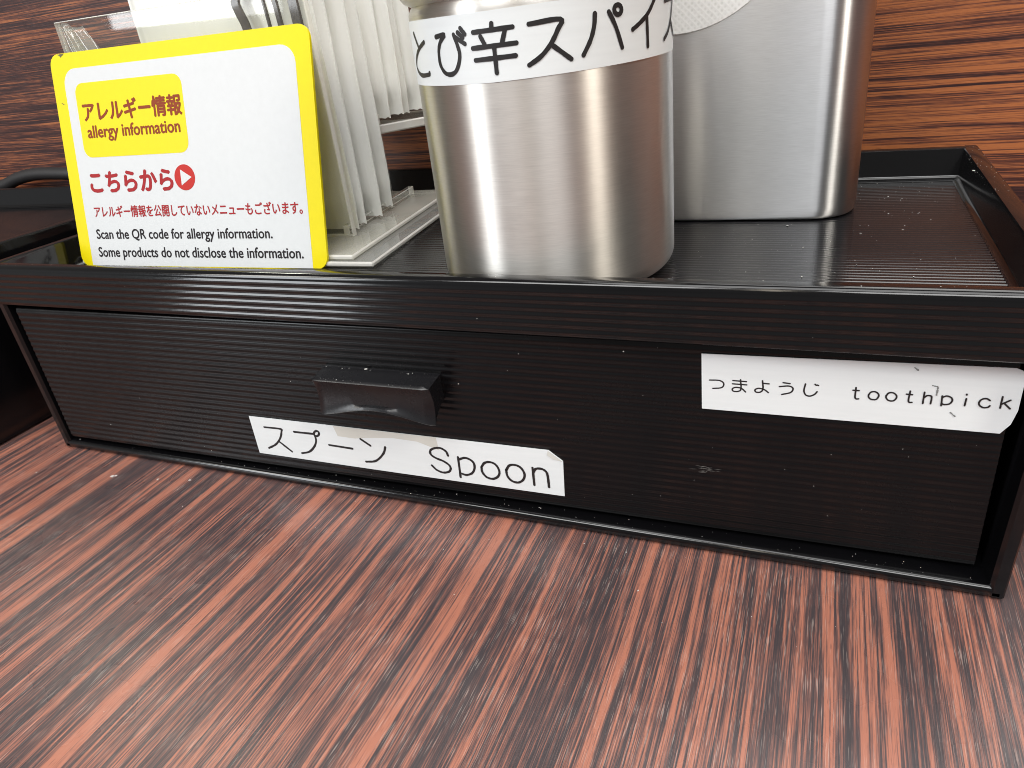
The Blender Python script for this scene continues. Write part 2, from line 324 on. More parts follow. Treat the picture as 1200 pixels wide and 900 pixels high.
t_o = grid_sheet('table_top', us, vs, lambda U, V: np.stack([U, V, 0 * U], -1), table_val, M_table)
so = t_o.modifiers.new('thickness', 'SOLIDIFY'); so.thickness = .024; so.offset = -1.0
tag(t_o, 'brown and salmon striped wood laminate table top', 'table', kind='structure')

# ------------------------------------------------------------------ the low wall behind
def wall_val(U, V):
    z = V - .035 * (U - 120) * 0 + 1.4 * (vnoise(U, 51, 90) - .5) + .7 * (vnoise(U + V * 2, 52, 26) - .5)
    zr = z; 
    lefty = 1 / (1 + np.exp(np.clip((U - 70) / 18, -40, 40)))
    r_ = np.zeros_like(z); l_ = np.zeros_like(z)
    for a0, b0, v in D['wr']: r_ = np.maximum(r_, edge(zr + .004 * (U - 250), a0, b0, .28) * v * (.8 + .3 * vnoise(U + a0 * 31, 60, 40)))
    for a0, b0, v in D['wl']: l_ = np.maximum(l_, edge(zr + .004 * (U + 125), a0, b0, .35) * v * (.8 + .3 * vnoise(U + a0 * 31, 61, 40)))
    base_r = .86 + .22 * (vnoise(z, 62, 2.2) - .5) + .18 * (vnoise(z, 63, .6) - .5)
    base_l = .44 + .26 * (vnoise(z, 64, 3.0) - .5) + .20 * (vnoise(z, 65, .7) - .5)  # left part darker: its browner wood, with shade put into the value
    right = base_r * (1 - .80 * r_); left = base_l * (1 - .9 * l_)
    hi = np.clip((z - 104) / 10, 0, 1); hi2 = np.clip((z - 142) / 6, 0, 1)
    rnd_ = np.clip(1.1 * vnoise(z, 66, 2.6) + .3 * vnoise(z, 67, .8) - .25, 0, 1)
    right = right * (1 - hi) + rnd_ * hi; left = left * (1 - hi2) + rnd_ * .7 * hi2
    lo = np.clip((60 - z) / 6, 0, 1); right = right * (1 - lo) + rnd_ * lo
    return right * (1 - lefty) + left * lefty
us = np.arange(-700, 901, 8.0)
vs = np.concatenate([np.arange(0, 40, 1.0), np.arange(40, 150, .22), np.arange(150, 154.1, 1.0)])
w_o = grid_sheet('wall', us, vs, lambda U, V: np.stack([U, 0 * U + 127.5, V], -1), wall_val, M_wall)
tag(w_o, 'low wood laminate wall with dark horizontal grain behind the box', 'wall', kind='structure')
sol = w_o.modifiers.new('thickness', 'SOLIDIFY'); sol.thickness = .018; sol.offset = -1.0

# ------------------------------------------------------------------ the black drawer box
W = 260.0
SKEW = Matrix.Translation(Vector((0, .75 * S, 0))) @ Matrix.Rotation(0.0135, 4, 'Z')   # the drawer is pushed in a little further at its right end
def rib_line(a0, a1, pitch, amp, n=8):
    k = max(1, int(round((a1 - a0) / pitch))); out = []
    for i in range(k * n + 1):
        t = i / (k * n); out.append((a0 + (a1 - a0) * t, amp * (0.5 - 0.5 * math.cos(2 * math.pi * k * t))))
    return out
def make_box(root, handle=True):
    T = 62.0; ZF = 53.6
    xl = lambda y, z: -2.0 * max(0, z) / 62; xr = lambda y, z: W + 2.0 * max(0, z) / 62
    # --- body: outer shell with the front frame
    bm = bmesh.new()
    for sgn in (0, 1):                                                   # side walls
        o0 = 0.0 if sgn == 0 else W
        def sx(u, z):                                                    # u = distance in from the outer face
            return (-2.0 * z / 62 + u) if sgn == 0 else (W + 2.0 * z / 62 - u)
        prof = [(0, 0), (.35, -.35), (2.1, -.35), (2.75, .35), (2.75, 6.0), (3.2, 6.6), (3.2, 121), (0, 121)]
        lo = [bm.verts.new((sx(u, .7), y + .35, .7)) for u, y in prof]
        hi = [bm.verts.new((sx(u, 53.0), y + .35, 53.0)) for u, y in prof]
        n = len(prof)
        for i in range(n): bm.faces.new((lo[i], lo[(i + 1) % n], hi[(i + 1) % n], hi[i]))
        bm.faces.new(lo); bm.faces.new(hi)
    # bottom frame rail: rounded bar with a bright upper bevel
    rail = [(.0, 1.0), (0, 1.7)] + [(1.2 - 1.2 * math.cos(a), 1.72 + 1.2 * math.sin(a)) for a in np.linspace(.15, math.pi / 2, 7)] + [(5.8, 2.95), (6.2, 2.6), (6.2, .8), (.35, .55)]
    box(bm, 1.0, W - 1.0, 6.1, 120.6, 1.2, 2.9)                           # floor plate of the shell
    box(bm, -.6, W + .6, 118.2, 121.2, .9, 53)                            # back plate
    from_bm('shell', bm, M_blk, root, 35)
    bm = bmesh.new(); extrude_x(bm, rail, lambda y, z: xl(y, z) + .9, lambda y, z: xr(y, z) - .9)
    from_bm('bottom_rail', bm, M_blkgloss, root, 40)
    # --- tray: ribbed fascia, rim and ribbed floor in one sweep
    bm = bmesh.new()
    fas = [(-d * 1.0, z) for z, d in rib_line(50.2, 60.5, 1.75, .24)]
    prof = [(6.5, 49.95), (1.0, 49.9), (.4, 49.9)] + fas
    prof += [(1.5 - math.cos(a) * 1.5, 60.5 + math.sin(a) * 1.5) for a in np.linspace(.15, math.pi / 2, 7)]
    prof += [(3.1, T), (3.5, T - .15), (3.7, T - .5), (4.2, ZF + .9), (4.5, ZF + .3), (5.1, ZF)]
    extrude_x(bm, prof, lambda y, z: xl(y, z) + .05, lambda y, z: xr(y, z) - .05, closed=False)
    # closing underside of the fascia
    from_bm('fascia', bm, M_blkgloss, root, 40)
    bm = bmesh.new()
    fl = [(y, ZF - .19 + d) for y, d in rib_line(5.05, 114.0, 1.70, .17, 8)]
    extrude_x(bm, fl, 4.0, W - 4.0, closed=False)
    border = [(5.0, ZF - .25), (117.3, ZF - .25)]
    for x0, x1 in ((1.6, 4.1), (W - 4.1, W - 1.6)):
        vs_ = [bm.verts.new(p) for p in ((x0, 4.6, ZF - .02), (x1, 4.6, ZF - .02), (x1, 117.6, ZF - .02), (x0, 117.6, ZF - .02))]
        bm.faces.new(vs_)
    vs_ = [bm.verts.new(p) for p in ((4.1, 113.9, ZF - .02), (W - 4.1, 113.9, ZF - .02), (W - 4.1, 117.6, ZF - .02), (4.1, 117.6, ZF - .02))]
    bm.faces.new(vs_)
    box(bm, 1.0, W - 1.0, 3.0, 118.5, 50.5, ZF - .6)
    from_bm('tray_floor', bm, M_floor, root, 60)
    bm = bmesh.new()
    def rimprof(u0, u1, th):                                              # cross-section of side/back rim
        return [(u0, 52.9), (u0, T - .9), (u0 + .3, T - .25), (u0 + .9, T), (u1 - .7, T), (u1 - .25, T - .2), (u1, T - .8), (u1 + .5, ZF + 1.0), (u1 + .9, ZF + .3), (u1 + 1.7, ZF - .01), (u1 + 1.7, 52.9)]
    for sgn in (0, 1):
        pr = rimprof(0, 4.0, 0)
        a = []; b = []
        for u, z in pr:
            x = (-2.0 + u) if sgn == 0 else (W + 2.0 - u)
            a.append(bm.verts.new((x, .9, z))); b.append(bm.verts.new((x, 121.6 if u < 3.9 else 118.1, z)))
        n = len(pr)
        for i in range(n): bm.faces.new((a[i], a[(i + 1) % n], b[(i + 1) % n], b[i]))
        bm.faces.new(a); bm.faces.new(b)
    pr = [(121.7 - u, z - .004) for u, z in rimprof(0, 3.6, 0)]
    extrude_x(bm, pr, lambda y, z: -1.2 if y > 118 else 2.0, lambda y, z: W + 1.2 if y > 118 else W - 2.0)
    from_bm('rim', bm, M_blkgloss, root, 40)
    # --- drawer front, ribbed, with its pull
    bm = bmesh.new()
    fr = [(.10 - d, z) for z, d in rib_line(4.6, 48.2, 1.75, .19)]
    prof = [(2.6, 3.9), (.7, 3.95), (.2, 4.2)] + fr + [(.15, 48.5), (.6, 48.85), (2.6, 48.9)]
    extrude_x(bm, prof, 4.0, 255.1)
    dr = from_bm('drawer', bm, M_drawer, root, 50); dr.matrix_local = SKEW
    if handle:
        bm = bmesh.new()
        x0, x1 = 111.6, 143.7; n = 24; rows = []
        for i in range(n + 1):
            u = i / n; x = x0 + (x1 - x0) * u
            arch = 2.4 * max(0, math.sin(math.pi * u)) ** 1.6
            e = min(u, 1 - u) * (x1 - x0); rd = .5 * max(0, 1 - e / .6) ** 2
            zb = 27.1 + arch
            p = [(.4, 37.65), (-5.6, 37.35 - rd), (-6.2, 37.2 - rd), (-6.6 + rd, 36.7), (-6.1 + rd, 35.4), (-5.5 + rd, 33.0), (-5.5 + rd, 30.4), (-6.1 + rd, zb + .9), (-6.35 + rd, zb + .25), (-6.1 + rd, zb), (-5.6, zb + .15), (-4.3, zb + 2.0), (-2.1, zb + 3.3), (.4, zb + 4.0)]
            rows.append([bm.verts.new((x, y, z)) for y, z in p])
        m_ = len(rows[0])
        for i in range(n):
            for j in range(m_ - 1): bm.faces.new((rows[i][j], rows[i][j + 1], rows[i + 1][j + 1], rows[i + 1][j]))
        bm.faces.new(rows[0]); bm.faces.new(rows[-1])
        from_bm('handle', bm, black_plastic('black_handle_plastic', .26, .008, .10, .42), dr, 38)
    return root
bx = thing('drawer_box', 'black ribbed plastic box with one drawer, carrying the steel jar and tin', 'drawer box')
make_box(bx)
nb = thing('drawer_box', 'black plastic tray box cut off by the left edge of the photo', 'drawer box', loc=(-286.5, -13.0, 0), rz=R(1.2))
make_box(nb, False)

bm = bmesh.new()
for _ in range(26):
    cx_, cz_ = rng.gauss(204.2, 1.5), rng.gauss(19.7, .45); L_ = rng.uniform(.2, 1.1); a_ = rng.gauss(.05, .10); h_ = rng.uniform(.02, .06)
    q = [(cx_ + L_ * math.cos(a_) * i + h_ * j * -math.sin(a_), -.115, cz_ + L_ * math.sin(a_) * i + h_ * j * math.cos(a_)) for i, j in ((-1, 0), (0, -1), (1, 0), (0, 1))]
    bm.faces.new([bm.verts.new(p) for p in q])
sm_ = from_bm('scuff_mark', bm, simple('scuff', (.16, .155, .15), .7), bx); sm_.matrix_local = SKEW
# --- paper tape labels stuck on the box front
def flat_label(name, outline, parent, y, m=M_label, th=.12):
    bm = bmesh.new()
    a = [bm.verts.new((x, y, z)) for x, z in outline]; b = [bm.verts.new((x, y + th, z)) for x, z in outline]
    bm.faces.new(a); bm.faces.new(b[::-1]); n = len(a)
    for i in range(n): bm.faces.new((a[i], b[i], b[(i + 1) % n], a[(i + 1) % n]))
    return from_bm(name, bm, m, parent)
YL = -.22
sp = flat_label('paper_label', [(81.85, 20.1), (81.65, 8.15), (127, 7.75), (171.65, 7.6), (172.05, 17.5), (168.75, 20.05), (127, 20.05)], bx, YL); sp.matrix_local = SKEW
sp['label'] = 'white tape label reading SPOON with a folded corner, below the handle'
fn_front = lambda s, t, l: Vector((s, YL - .02 - l, t))
bm = bmesh.new(); strokes(bm, D['spoon'], .62, fn_front, jitter=.10, rnd=rng); from_bm('lettering', bm, M_ink, sp, recalc=False)
flat_label('folded_corner', [(168.6, 19.95), (171.95, 17.4), (169.7, 17.7), (168.2, 18.7)], sp, YL - .10, M_fold, .05)
flat_label('tape_residue', [(109.4, 20.03), (123, 20.03), (139.6, 20.03), (139.9, 16.4), (134, 18.2), (127, 18.4), (119.8, 17.6), (115.5, 16.9), (110.2, 17.0)], sp, YL - .025, M_stain, .02)
def rc(x0, x1, z0, z1, r, n=5, corners=(1, 1, 1, 1)):
    out = []
    for (cx, cz, a0, k) in ((x1 - r, z1 - r, 0, 1), (x0 + r, z1 - r, 90, 0), (x0 + r, z0 + r, 180, 3), (x1 - r, z0 + r, 270, 2)):
        if corners[k]:
            for i in range(n + 1):
                a = R(a0 + 90 * i / n); out.append((cx + r * math.cos(a), cz + r * math.sin(a)))
        else:
            out.append({1: (x1, z1), 0: (x0, z1), 3: (x0, z0), 2: (x1, z0)}[k])
    return out
tp = flat_label('paper_label', [(202.8, 46.7), (203.0, 34.45), (230, 34.4), (254.3, 34.4), (255.6, 36.4), (256.2, 39.2), (256.2, 45.9), (255.6, 46.9), (254.6, 47.3)], bx, YL - .015); tp.matrix_local = SKEW
tp['label'] = 'white tape label reading TOOTHPICK at the right end of the box front'
fn2 = lambda s, t, l: Vector((s, YL - .035 - l, t))
bm = bmesh.new(); strokes(bm, D['tooth'], .30, fn2); from_bm('lettering', bm, M_ink, tp, recalc=False)
bm = bmesh.new(); strokes(bm, D['marks'],   .24, fn2, .06, jitter=.5, rnd=rng); from_bm('dirt_mark', bm, simple('grime', (.20, .21, .21), .7), tp, recalc=False)

# ------------------------------------------------------------------ the steel spice jar
JX, JY, JR, JZ = 163.9, 33.8, 27.4, 53.75
def lathe(bm, prof, n=128, cx=0, cy=0):
    rings = [[bm.verts.new((cx + r * math.sin(2 * math.pi * i / n), cy - r * math.cos(2 * math.pi * i / n), z)) for i in range(n)] for r, z in prof]
    for a, b in zip(rings[:-1], rings[1:]):
        for i in range(n): bm.faces.new((a[i], a[(i + 1) % n], b[(i + 1) % n], b[i]))
    bm.faces.new(rings[0]); bm.faces.new(rings[-1])
jar = thing('spice_jar', 'round brushed steel jar with a white Japanese label', 'jar', loc=(JX, JY, JZ))
bm = bmesh.new()
c = 4.2
prof = [(JR - c - 1.5, 0.25), (JR - c, 0)] + [(JR - c + c * math.sin(a), c - c * math.cos(a)) for a in np.linspace(.15, math.pi / 2, 9)]
prof += [(JR, z) for z in np.linspace(8, 57.0, 8)] + [(JR - .1, 57.8), (JR - .6, 58.8), (JR - 1.2, 59.4)]
lathe(bm, prof); from_bm('body', bm, M_jar, jar, 50)
bm = bmesh.new()
prof = [(JR - 2, 59.0), (JR - .8, 59.2), (JR + .6, 60.0), (JR + 1.5, 61.2), (JR + 1.9, 62.8), (JR + 1.9, 74), (JR + 1.2, 75.6), (JR - .5, 76.3), (4, 76.5)]
lathe(bm, prof); from_bm('lid', bm, M_jar, jar, 50)
def fn_jar(s, t, l):
    a = s / JR; r = JR + .14 + l
    return Vector((r * math.sin(a), -r * math.cos(a), t - JZ))
bm = bmesh.new()
s0, s1, n = -36.0, 62.0, 90
strip = []
for i in range(n + 1):
    q = s0 + (s1 - s0) * i / n
    zb = 98.5 + .022 * max(0, q); zt = 110.45 + .016 * max(0, q)
    strip.append([bm.verts.new(fn_jar(q, z_, l_)) for z_, l_ in ((zb, -.03), (zt, -.03), (zt, -.135), (zb, -.135))])
for a, b in zip(strip[:-1], strip[1:]):
    for k in range(4): bm.faces.new((a[k], b[k], b[(k + 1) % 4], a[(k + 1) % 4]))
bm.faces.new(strip[0]); bm.faces.new(strip[-1])
jl = from_bm('paper_label', bm, M_label, jar, 40)
last = [[[x + 31.2, z + 1.1] for x, z in p] for p in D['spice'][13:15]]
bm = bmesh.new(); strokes(bm, D['spice'] + last, .84, fn_jar, .02, jitter=.07, rnd=rng); from_bm('lettering', bm, M_ink, jl, recalc=False)

# ------------------------------------------------------------------ the rectangular steel tin
tin = thing('steel_tin', 'rounded rectangular steel tin with a white round sticker, behind the jar', 'tin', loc=(190.5, 93.5, 53.75), rz=R(.6))
def rrect(hx, hy, r, n=10):
    out = []
    for cx, cy, a0 in ((hx - r, hy - r, 0), (-hx + r, hy - r, 90), (-hx + r, -hy + r, 180), (hx - r, -hy + r, 270)):
        for i in range(n + 1):
            a = R(a0 + 90 * i / n); out.append((cx + r * math.cos(a), cy + r * math.sin(a)))
    return out
def prism_rings(bm, rings):
    vs_ = [[bm.verts.new(p) for p in ring] for ring in rings]
    n = len(vs_[0])
    for a, b in zip(vs_[:-1], vs_[1:]):
        for i in range(n): bm.faces.new((a[i], a[(i + 1) % n], b[(i + 1) % n], b[i]))
    bm.faces.new(vs_[0]); bm.faces.new(vs_[-1])
HX, HY = 39.6, 21.3
bm = bmesh.new()
prism_rings(bm, [[(x, y, z) for x, y in rrect(HX - d, HY - d, 11.5 - d)] for d, z in ((1.6, .45), (1.5, 0.0), (.9, .15), (.45, .55), (.3, 1.1), (.0, 3.0), (0, 40), (0, 92), (.3, 93.5), (1.2, 94.5))])
from_bm('body', bm, M_tin, tin, 40)
bm = bmesh.new()
prism_rings(bm, [[(x, y, z) for x, y in rrect(HX - d, HY - d, 11.5 - d)] for d, z in ((.5, 94.6), (-.6, 94.9), (-.9, 95.8), (-.9, 103), (0, 105), (2, 106))])
from_bm('lid', bm, M_tin, tin, 40)
m, nt, b = mat('mesh_sticker')
v = coords(nt, (1, 1, 1)); ck = N(nt, 'ShaderNodeTexVoronoi'); ck.inputs['Scale'].default_value = 900; ck.inputs['Randomness'].default_value = .12
mp = N(nt, 'ShaderNodeMapping'); mp.inputs['Rotation'].default_value = (0, R(45), 0); t = N(nt, 'ShaderNodeTexCoord')
nt.links.new(t.outputs['Object'], mp.inputs[0]); nt.links.new(mp.outputs[0], ck.inputs['Vector'])
nt.links.new(ramp(nt, ck.outputs['Distance'], [(.22, (.66, .68, .66)), (.5, (.86, .87, .87))]), b.inputs['Base Color'])
b.inputs['Roughness'].default_value = .5; bump(nt, b, ck.outputs['Distance'], .4, .0002)
bm = bmesh.new(); n = 72; rad = 28.5; cz = 75.6; cx = -5.0
ya = -HY - .14
a = [bm.verts.new((cx + rad * math.cos(2 * math.pi * i / n), ya, cz + rad * math.sin(2 * math.pi * i / n))) for i in range(n)]
a2 = [bm.verts.new((cx + (rad + .15) * math.cos(2 * math.pi * i / n), -HY - .02, cz + (rad + .15) * math.sin(2 * math.pi * i / n))) for i in range(n)]
bm.faces.new(a); bm.faces.new(a2[::-1])
for i in range(n): bm.faces.new((a[i], a2[i], a2[(i + 1) % n], a[(i + 1) % n]))
from_bm('round_sticker', bm, m, tin)

# ------------------------------------------------------------------ the clear acrylic stand
def acrylic(name, tint=(.97, .975, .96), gloss_r=.03, diff=.06, dcol=(.85, .86, .80)):
    m = bpy.data.materials.new(name); m.use_nodes = True; nt = m.node_tree; nt.nodes.clear()
    tr = N(nt, 'ShaderNodeBsdfTransparent'); tr.inputs[0].default_value = (*tint, 1)
    gl = N(nt, 'ShaderNodeBsdfGlossy'); gl.inputs['Roughness'].default_value = gloss_r
    df = N(nt, 'ShaderNodeBsdfDiffuse'); df.inputs[0].default_value = (*dcol, 1)
    lw = N(nt, 'ShaderNodeLayerWeight'); lw.inputs[0].default_value = .5      # Schlick reflectance of a thin clear sheet
    fr5 = mathn(nt, 'ADD', mathn(nt, 'MULTIPLY', mathn(nt, 'POWER', lw.outputs['Facing'], 5.0), .95), .045)
    m1 = N(nt, 'ShaderNodeMixShader'); m2 = N(nt, 'ShaderNodeMixShader')
    sm = noise(nt, coords(nt), 25, 3, .5)
    dd = N(nt, 'ShaderNodeMapRange'); dd.inputs[1].default_value = .3; dd.inputs[2].default_value = .8
    dd.inputs[3].default_value = diff * .7; dd.inputs[4].default_value = diff * 1.3; nt.links.new(sm, dd.inputs[0])
    nt.links.new(dd.outputs[0], m1.inputs[0]); nt.links.new(tr.outputs[0], m1.inputs[1]); nt.links.new(df.outputs[0], m1.inputs[2])
    nt.links.new(fr5, m2.inputs[0]); nt.links.new(m1.outputs[0], m2.inputs[1]); nt.links.new(gl.outputs[0], m2.inputs[2])
    o = N(nt, 'ShaderNodeOutputMaterial'); nt.links.new(m2.outputs[0], o.inputs[0]); return m
M_acr = acrylic('clear_acrylic')
M_acr_edge = acrylic('acrylic_cut_edge', (.85, .85, .80), .06, .62, (.99, .98, .93))  # pale diffuse colour puts the glow of cut edges into the material
M_acr_grey = acrylic('acrylic_dark_edge', (.32, .30, .29), .06, .34, (.22, .21, .20))
M_tape = acrylic('clear_tape', (.93, .93, .90), .08, .13)
stand = thing('acrylic_stand', 'clear acrylic two-tier stand holding the white packets', 'stand', loc=(4, 26.4, 53.75))
SX = lambda x: x - 4; SY = lambda y: y - 26.4; SZ = lambda z: z - 53.75
def poly_plate(name, pts, z0, z1, mats, parent, bev=.40):
    bm = bmesh.new()
    a = [bm.verts.new((SX(x), SY(y), SZ(z0))) for x, y in pts]; b = [bm.verts.new((SX(x), SY(y), SZ(z1))) for x, y in pts]
    fb = bm.faces.new(a[::-1]); ft = bm.faces.new(b); sf = []
    n = len(pts)
    for i in range(n): sf.append(bm.faces.new((a[i], a[(i + 1) % n], b[(i + 1) % n], b[i])))
    big = max(f.calc_area() for f in bm.faces)
    for f in bm.faces: f.material_index = 0 if f.calc_area() > .3 * big else 1
    if bev:
        r_ = bmesh.ops.bevel(bm, geom=[e for e in bm.edges], offset=bev, segments=1, affect='EDGES')
        for f in r_['faces']: f.material_index = 1
    return from_bm(name, bm, mats, parent)
AE = [M_acr, M_acr_edge]
poly_plate('base_plate', [(4, 26.6), (112.8, 29.2), (104.6, 108), (-4, 104)], 53.78, 55.2, [acrylic('acrylic_base', (.90, .90, .88), .04, .17, (.95, .95, .92)), M_acr_edge], stand)
poly_plate('base_plate', [(4.2, 28.0), (106.0, 30.4), (98.0, 107.5), (-3.8, 103.5)], 55.24, 56.64, [acrylic('acrylic_base_top', (.88, .88, .84), .04, .36, (.97, .96, .88)), M_acr_edge], stand)  # cream diffuse in both base plates stands in for bright reflections
def slab(name, p, q, th, z0, z1, mats, parent, bev=.2):
    """upright sheet from plan point p to q"""
    p = np.array(p, float); q = np.array(q, float); d = (q - p) / np.linalg.norm(q - p); n = np.array([-d[1], d[0]]) * th
    return poly_plate(name, [tuple(p), tuple(q), tuple(q + n), tuple(p + n)], z0, z1, mats, parent, bev)
slab('front_panel', (6.4, 44.6), (95, 47.8), 2.0, 56.65, 122.6, [acrylic('clear_acrylic_panel', (.97, .97, .955), .03, .02), M_acr_edge], stand)
slab('side_fence', (92.8, 49.2), (86.4, 100.5), 2.0, 56.65, 59.6, AE, stand)
slab('side_fence', (9.0, 43), (3.0, 100), 2.0, 56.65, 59.6, AE, stand)
slab('support_leg', (84.6, 80.0), (89.0, 80.2), 2.4, 56.7, 80.5, [M_acr, M_acr_edge], stand)
slab('support_leg', (10, 77.5), (14.4, 77.7), 2.4, 56.7, 80.5, [M_acr, M_acr_edge], stand)
poly_plate('shelf', [(6, 77.0), (90.5, 79.8), (101.5, 96.0), (98.5, 112.0), (2, 108)], 80.6, 83.4, AE, stand)
slab('shelf_lip', (6, 77.2), (89.8, 79.9), 1.6, 83.45, 86.6, AE, stand)
slab('back_panel', (2, 104.6), (94, 108.4), 2.2, 83.45, 128, AE, stand)
# dark cut edges of the notch in the front panel
def edge_strip(name, pts, wdt, parent, m, y=45.0, th=1.0):
    bm = bmesh.new(); P = smooth_pts(pts, 5)
    L = []; 
    for i, p in enumerate(P):
        d = P[min(i + 1, len(P) - 1)] - P[max(i - 1, 0)]; d /= np.linalg.norm(d); nn = np.array([-d[1], d[0]]) * wdt / 2
        yy = 44.9 + (p[0] - 6.4) * .0361 - 1.1
        L.append([bm.verts.new((SX(q[0]), SY(yy + k), SZ(q[1]))) for q, k in ((p - nn, 0), (p + nn, 0), (p + nn, th), (p - nn, th))])
    for a, b in zip(L[:-1], L[1:]):
        for j in range(4): bm.faces.new((a[j], a[(j + 1) % 4], b[(j + 1) % 4], b[j]))
    bm.faces.new(L[0]); bm.faces.new(L[-1])
    return from_bm(name, bm, m, parent, 40)
edge_strip('notch_edge', [(77.6, 126), (75.0, 123.0), (73.9, 120.6), (74.3, 118.4), (75.6, 114), (75.6, 106)], 2.3, stand, M_acr_grey)
edge_strip('notch_edge', [(82.0, 126), (82.9, 118), (83.4, 106)], .5, stand, M_acr_grey)
edge_strip('notch_edge', [(85.6, 126), (86.4, 118), (86.9, 106)], 1.2, stand, M_acr_grey)
edge_strip('notch_edge', [(91.4, 126), (91.9, 118), (92.2, 106)], 2.7, stand, M_acr_grey)
# loop of clear sticky tape over the panel's left corner
bm = bmesh.new()
for k, (x0, x1, off, bulge) in enumerate(((8.2, 17.0, 0, .5), (10.0, 21.5, .25, .9))):
    rows = []
    for j in range(15):
        v_ = j / 14; row = []
        for i in range(13):
            u = i / 12
            x = x0 + (x1 - x0) * u + (1 - v_) * 3.0 * (k == 1) - 1.0 * v_ ** 2 * u * 4
            z = 104 + 17.6 * v_ - .8 * u * v_ + .6 * math.sin(5 * u + k) * v_
            y = 44.4 + .035 * (x - 6) - off - bulge * math.sin(math.pi * u) * (.4 + .6 * math.sin(3.1 * v_ + k)) - .5 * math.sin(9 * u + 3 * v_)
            row.append(bm.verts.new((SX(x), SY(y), SZ(z))))
        rows.append(row)
    for j in range(14):
        for i in range(12): bm.faces.new((rows[j][i], rows[j][i + 1], rows[j + 1][i + 1], rows[j + 1][i]))
tpo = from_bm('sticky_tape', bm, M_tape, stand, 60)
so = tpo.modifiers.new('thickness', 'SOLIDIFY'); so.thickness = .00008

# ------------------------------------------------------------------ white wrapped packets standing in the stand
def packet_material():
    m, nt, b = mat('white_packet')
    v = coords(nt)
    cr = noise(nt, coords(nt, (1, 1, .18)), 160, 4, .6, 1.2)
    b.inputs['Base Color'].default_value = (.84, .84, .80, 1); b.inputs['Roughness'].default_value = .32
    col = mixc(nt, cr, (.80, .80, .74), (.91, .92, .91)); nt.links.new(col, b.inputs['Base Color'])
    b.inputs['Subsurface Weight'].default_value = .15; b.inputs['Subsurface Radius'].default_value = (.003, .003, .003)
    b.inputs['Coat Weight'].default_value = .4; b.inputs['Coat Roughness'].default_value = .2
    bump(nt, b, cr, .22, .0008)
    return m
M_pk = packet_material()
def packet(name, x0, x1, y, z0, z1, th, label, group, seed, lean=0.0, dz=0.0):
    rr = random.Random(seed)
    root_loc = Vector(((x0 + x1) / 2, y, z0))
    bm = bmesh.new()
    w2 = (x1 - x0) / 2; h = z1 - z0; nz = 26; fin = 3.2
    us_ = [-1, -.97, -.93, -.88, -.8, -.6, -.3, 0, .3, .6, .8, .88, .93, .97, 1]
    ph = rr.uniform(0, 6)
    front = []; back = []
    for k in range(nz + 1):
        t = k / nz; z = h * t
        crimp = min(1.0, max(0, (z - 3.5) / 6.0)); crimp = crimp * crimp * (3 - 2 * crimp)
        rf = []; rb = []
        for u in us_:
            au = abs(u)
            prof = max(0.0, 1 - (max(0, au - .62) / .36) ** 2) if au < .97 else 0.0
            hh = .16 + th * .5 * crimp * math.sqrt(max(0, prof)) * (1 + .10 * math.sin(3 * t * 3 + ph + u * 2))
            x = u * w2 * (1 - .015 * (1 - crimp)) + .25 * math.sin(3 * t + ph) * (u > .9)
            wob = .22 * math.sin(2.4 * t + ph + 2.2 * u) * (au > .85) + .25 * math.sin(2.6 * t + ph * 2) + lean * z
            zz = z + (.55 * abs(((u * 14 + .5) % 1) - .5) * 2 if k == 0 else 0) + (.02 * u * w2 if k == 0 else 0)
            if au > .96 and k % 2: x += math.copysign(.06, u)
            yaw = .035 * (x)
            rf.append(bm.verts.new((x, yaw - hh + wob, zz))); rb.append(bm.verts.new((x, yaw + hh + wob, zz)))
        front.append(rf); back.append(rb)
    n = len(us_)
    for k in range(nz):
        for i in range(n - 1):
            bm.faces.new((front[k][i], front[k][i + 1], front[k + 1][i + 1], front[k + 1][i]))
            bm.faces.new((back[k][i + 1], back[k][i], back[k + 1][i], back[k + 1][i + 1]))
        bm.faces.new((front[k][n - 1], back[k][n - 1], back[k + 1][n - 1], front[k + 1][n - 1]))
        bm.faces.new((back[k][0], front[k][0], front[k + 1][0], back[k + 1][0]))
    for i in range(n - 1):
        bm.faces.new((front[0][i + 1], front[0][i], back[0][i], back[0][i + 1]))
        bm.faces.new((front[nz][i], front[nz][i + 1], back[nz][i + 1], back[nz][i]))
    o = from_bm(name, bm, M_pk, None, 60)
    o.location = root_loc * S
    return tag(o, label, 'packet', group)
packet('paper_packet', 32.6, 94.2, 51.4, 56.9, 138, 4.2, 'white packet showing its broad face directly behind the yellow sign', 'white packets in the acrylic stand', 1)
for k, (dy, dx) in enumerate(((4.9, .9), (9.8, -2.0), (14.6, 2.0), (19.4, -1.0), (23.8, 1.2))):
    packet('paper_packet', 35 + dx - dy * .12, 94.0 + dx - dy * .13, 51.4 + dy, 56.9 + (.4, 1.8, .2, 2.4, .8)[k], 137 - k, 5.0,
           'white packet in the front row, only its right edge showing beside the sign', 'white packets in the acrylic stand', 10 + k)
for k, (dy, dx) in enumerate(((0, 0), (5.2, 1.8), (10.4, .8), (15.4, 3.6))):
    packet('paper_packet', 34 + dx, 90.6 + dx, 86.5 + dy, 83.8 + .3 * (k % 2), 146 - k, 5.2,
           'white packet on the rear acrylic shelf, just left of the steel jar', 'white packets on the rear shelf', 30 + k)

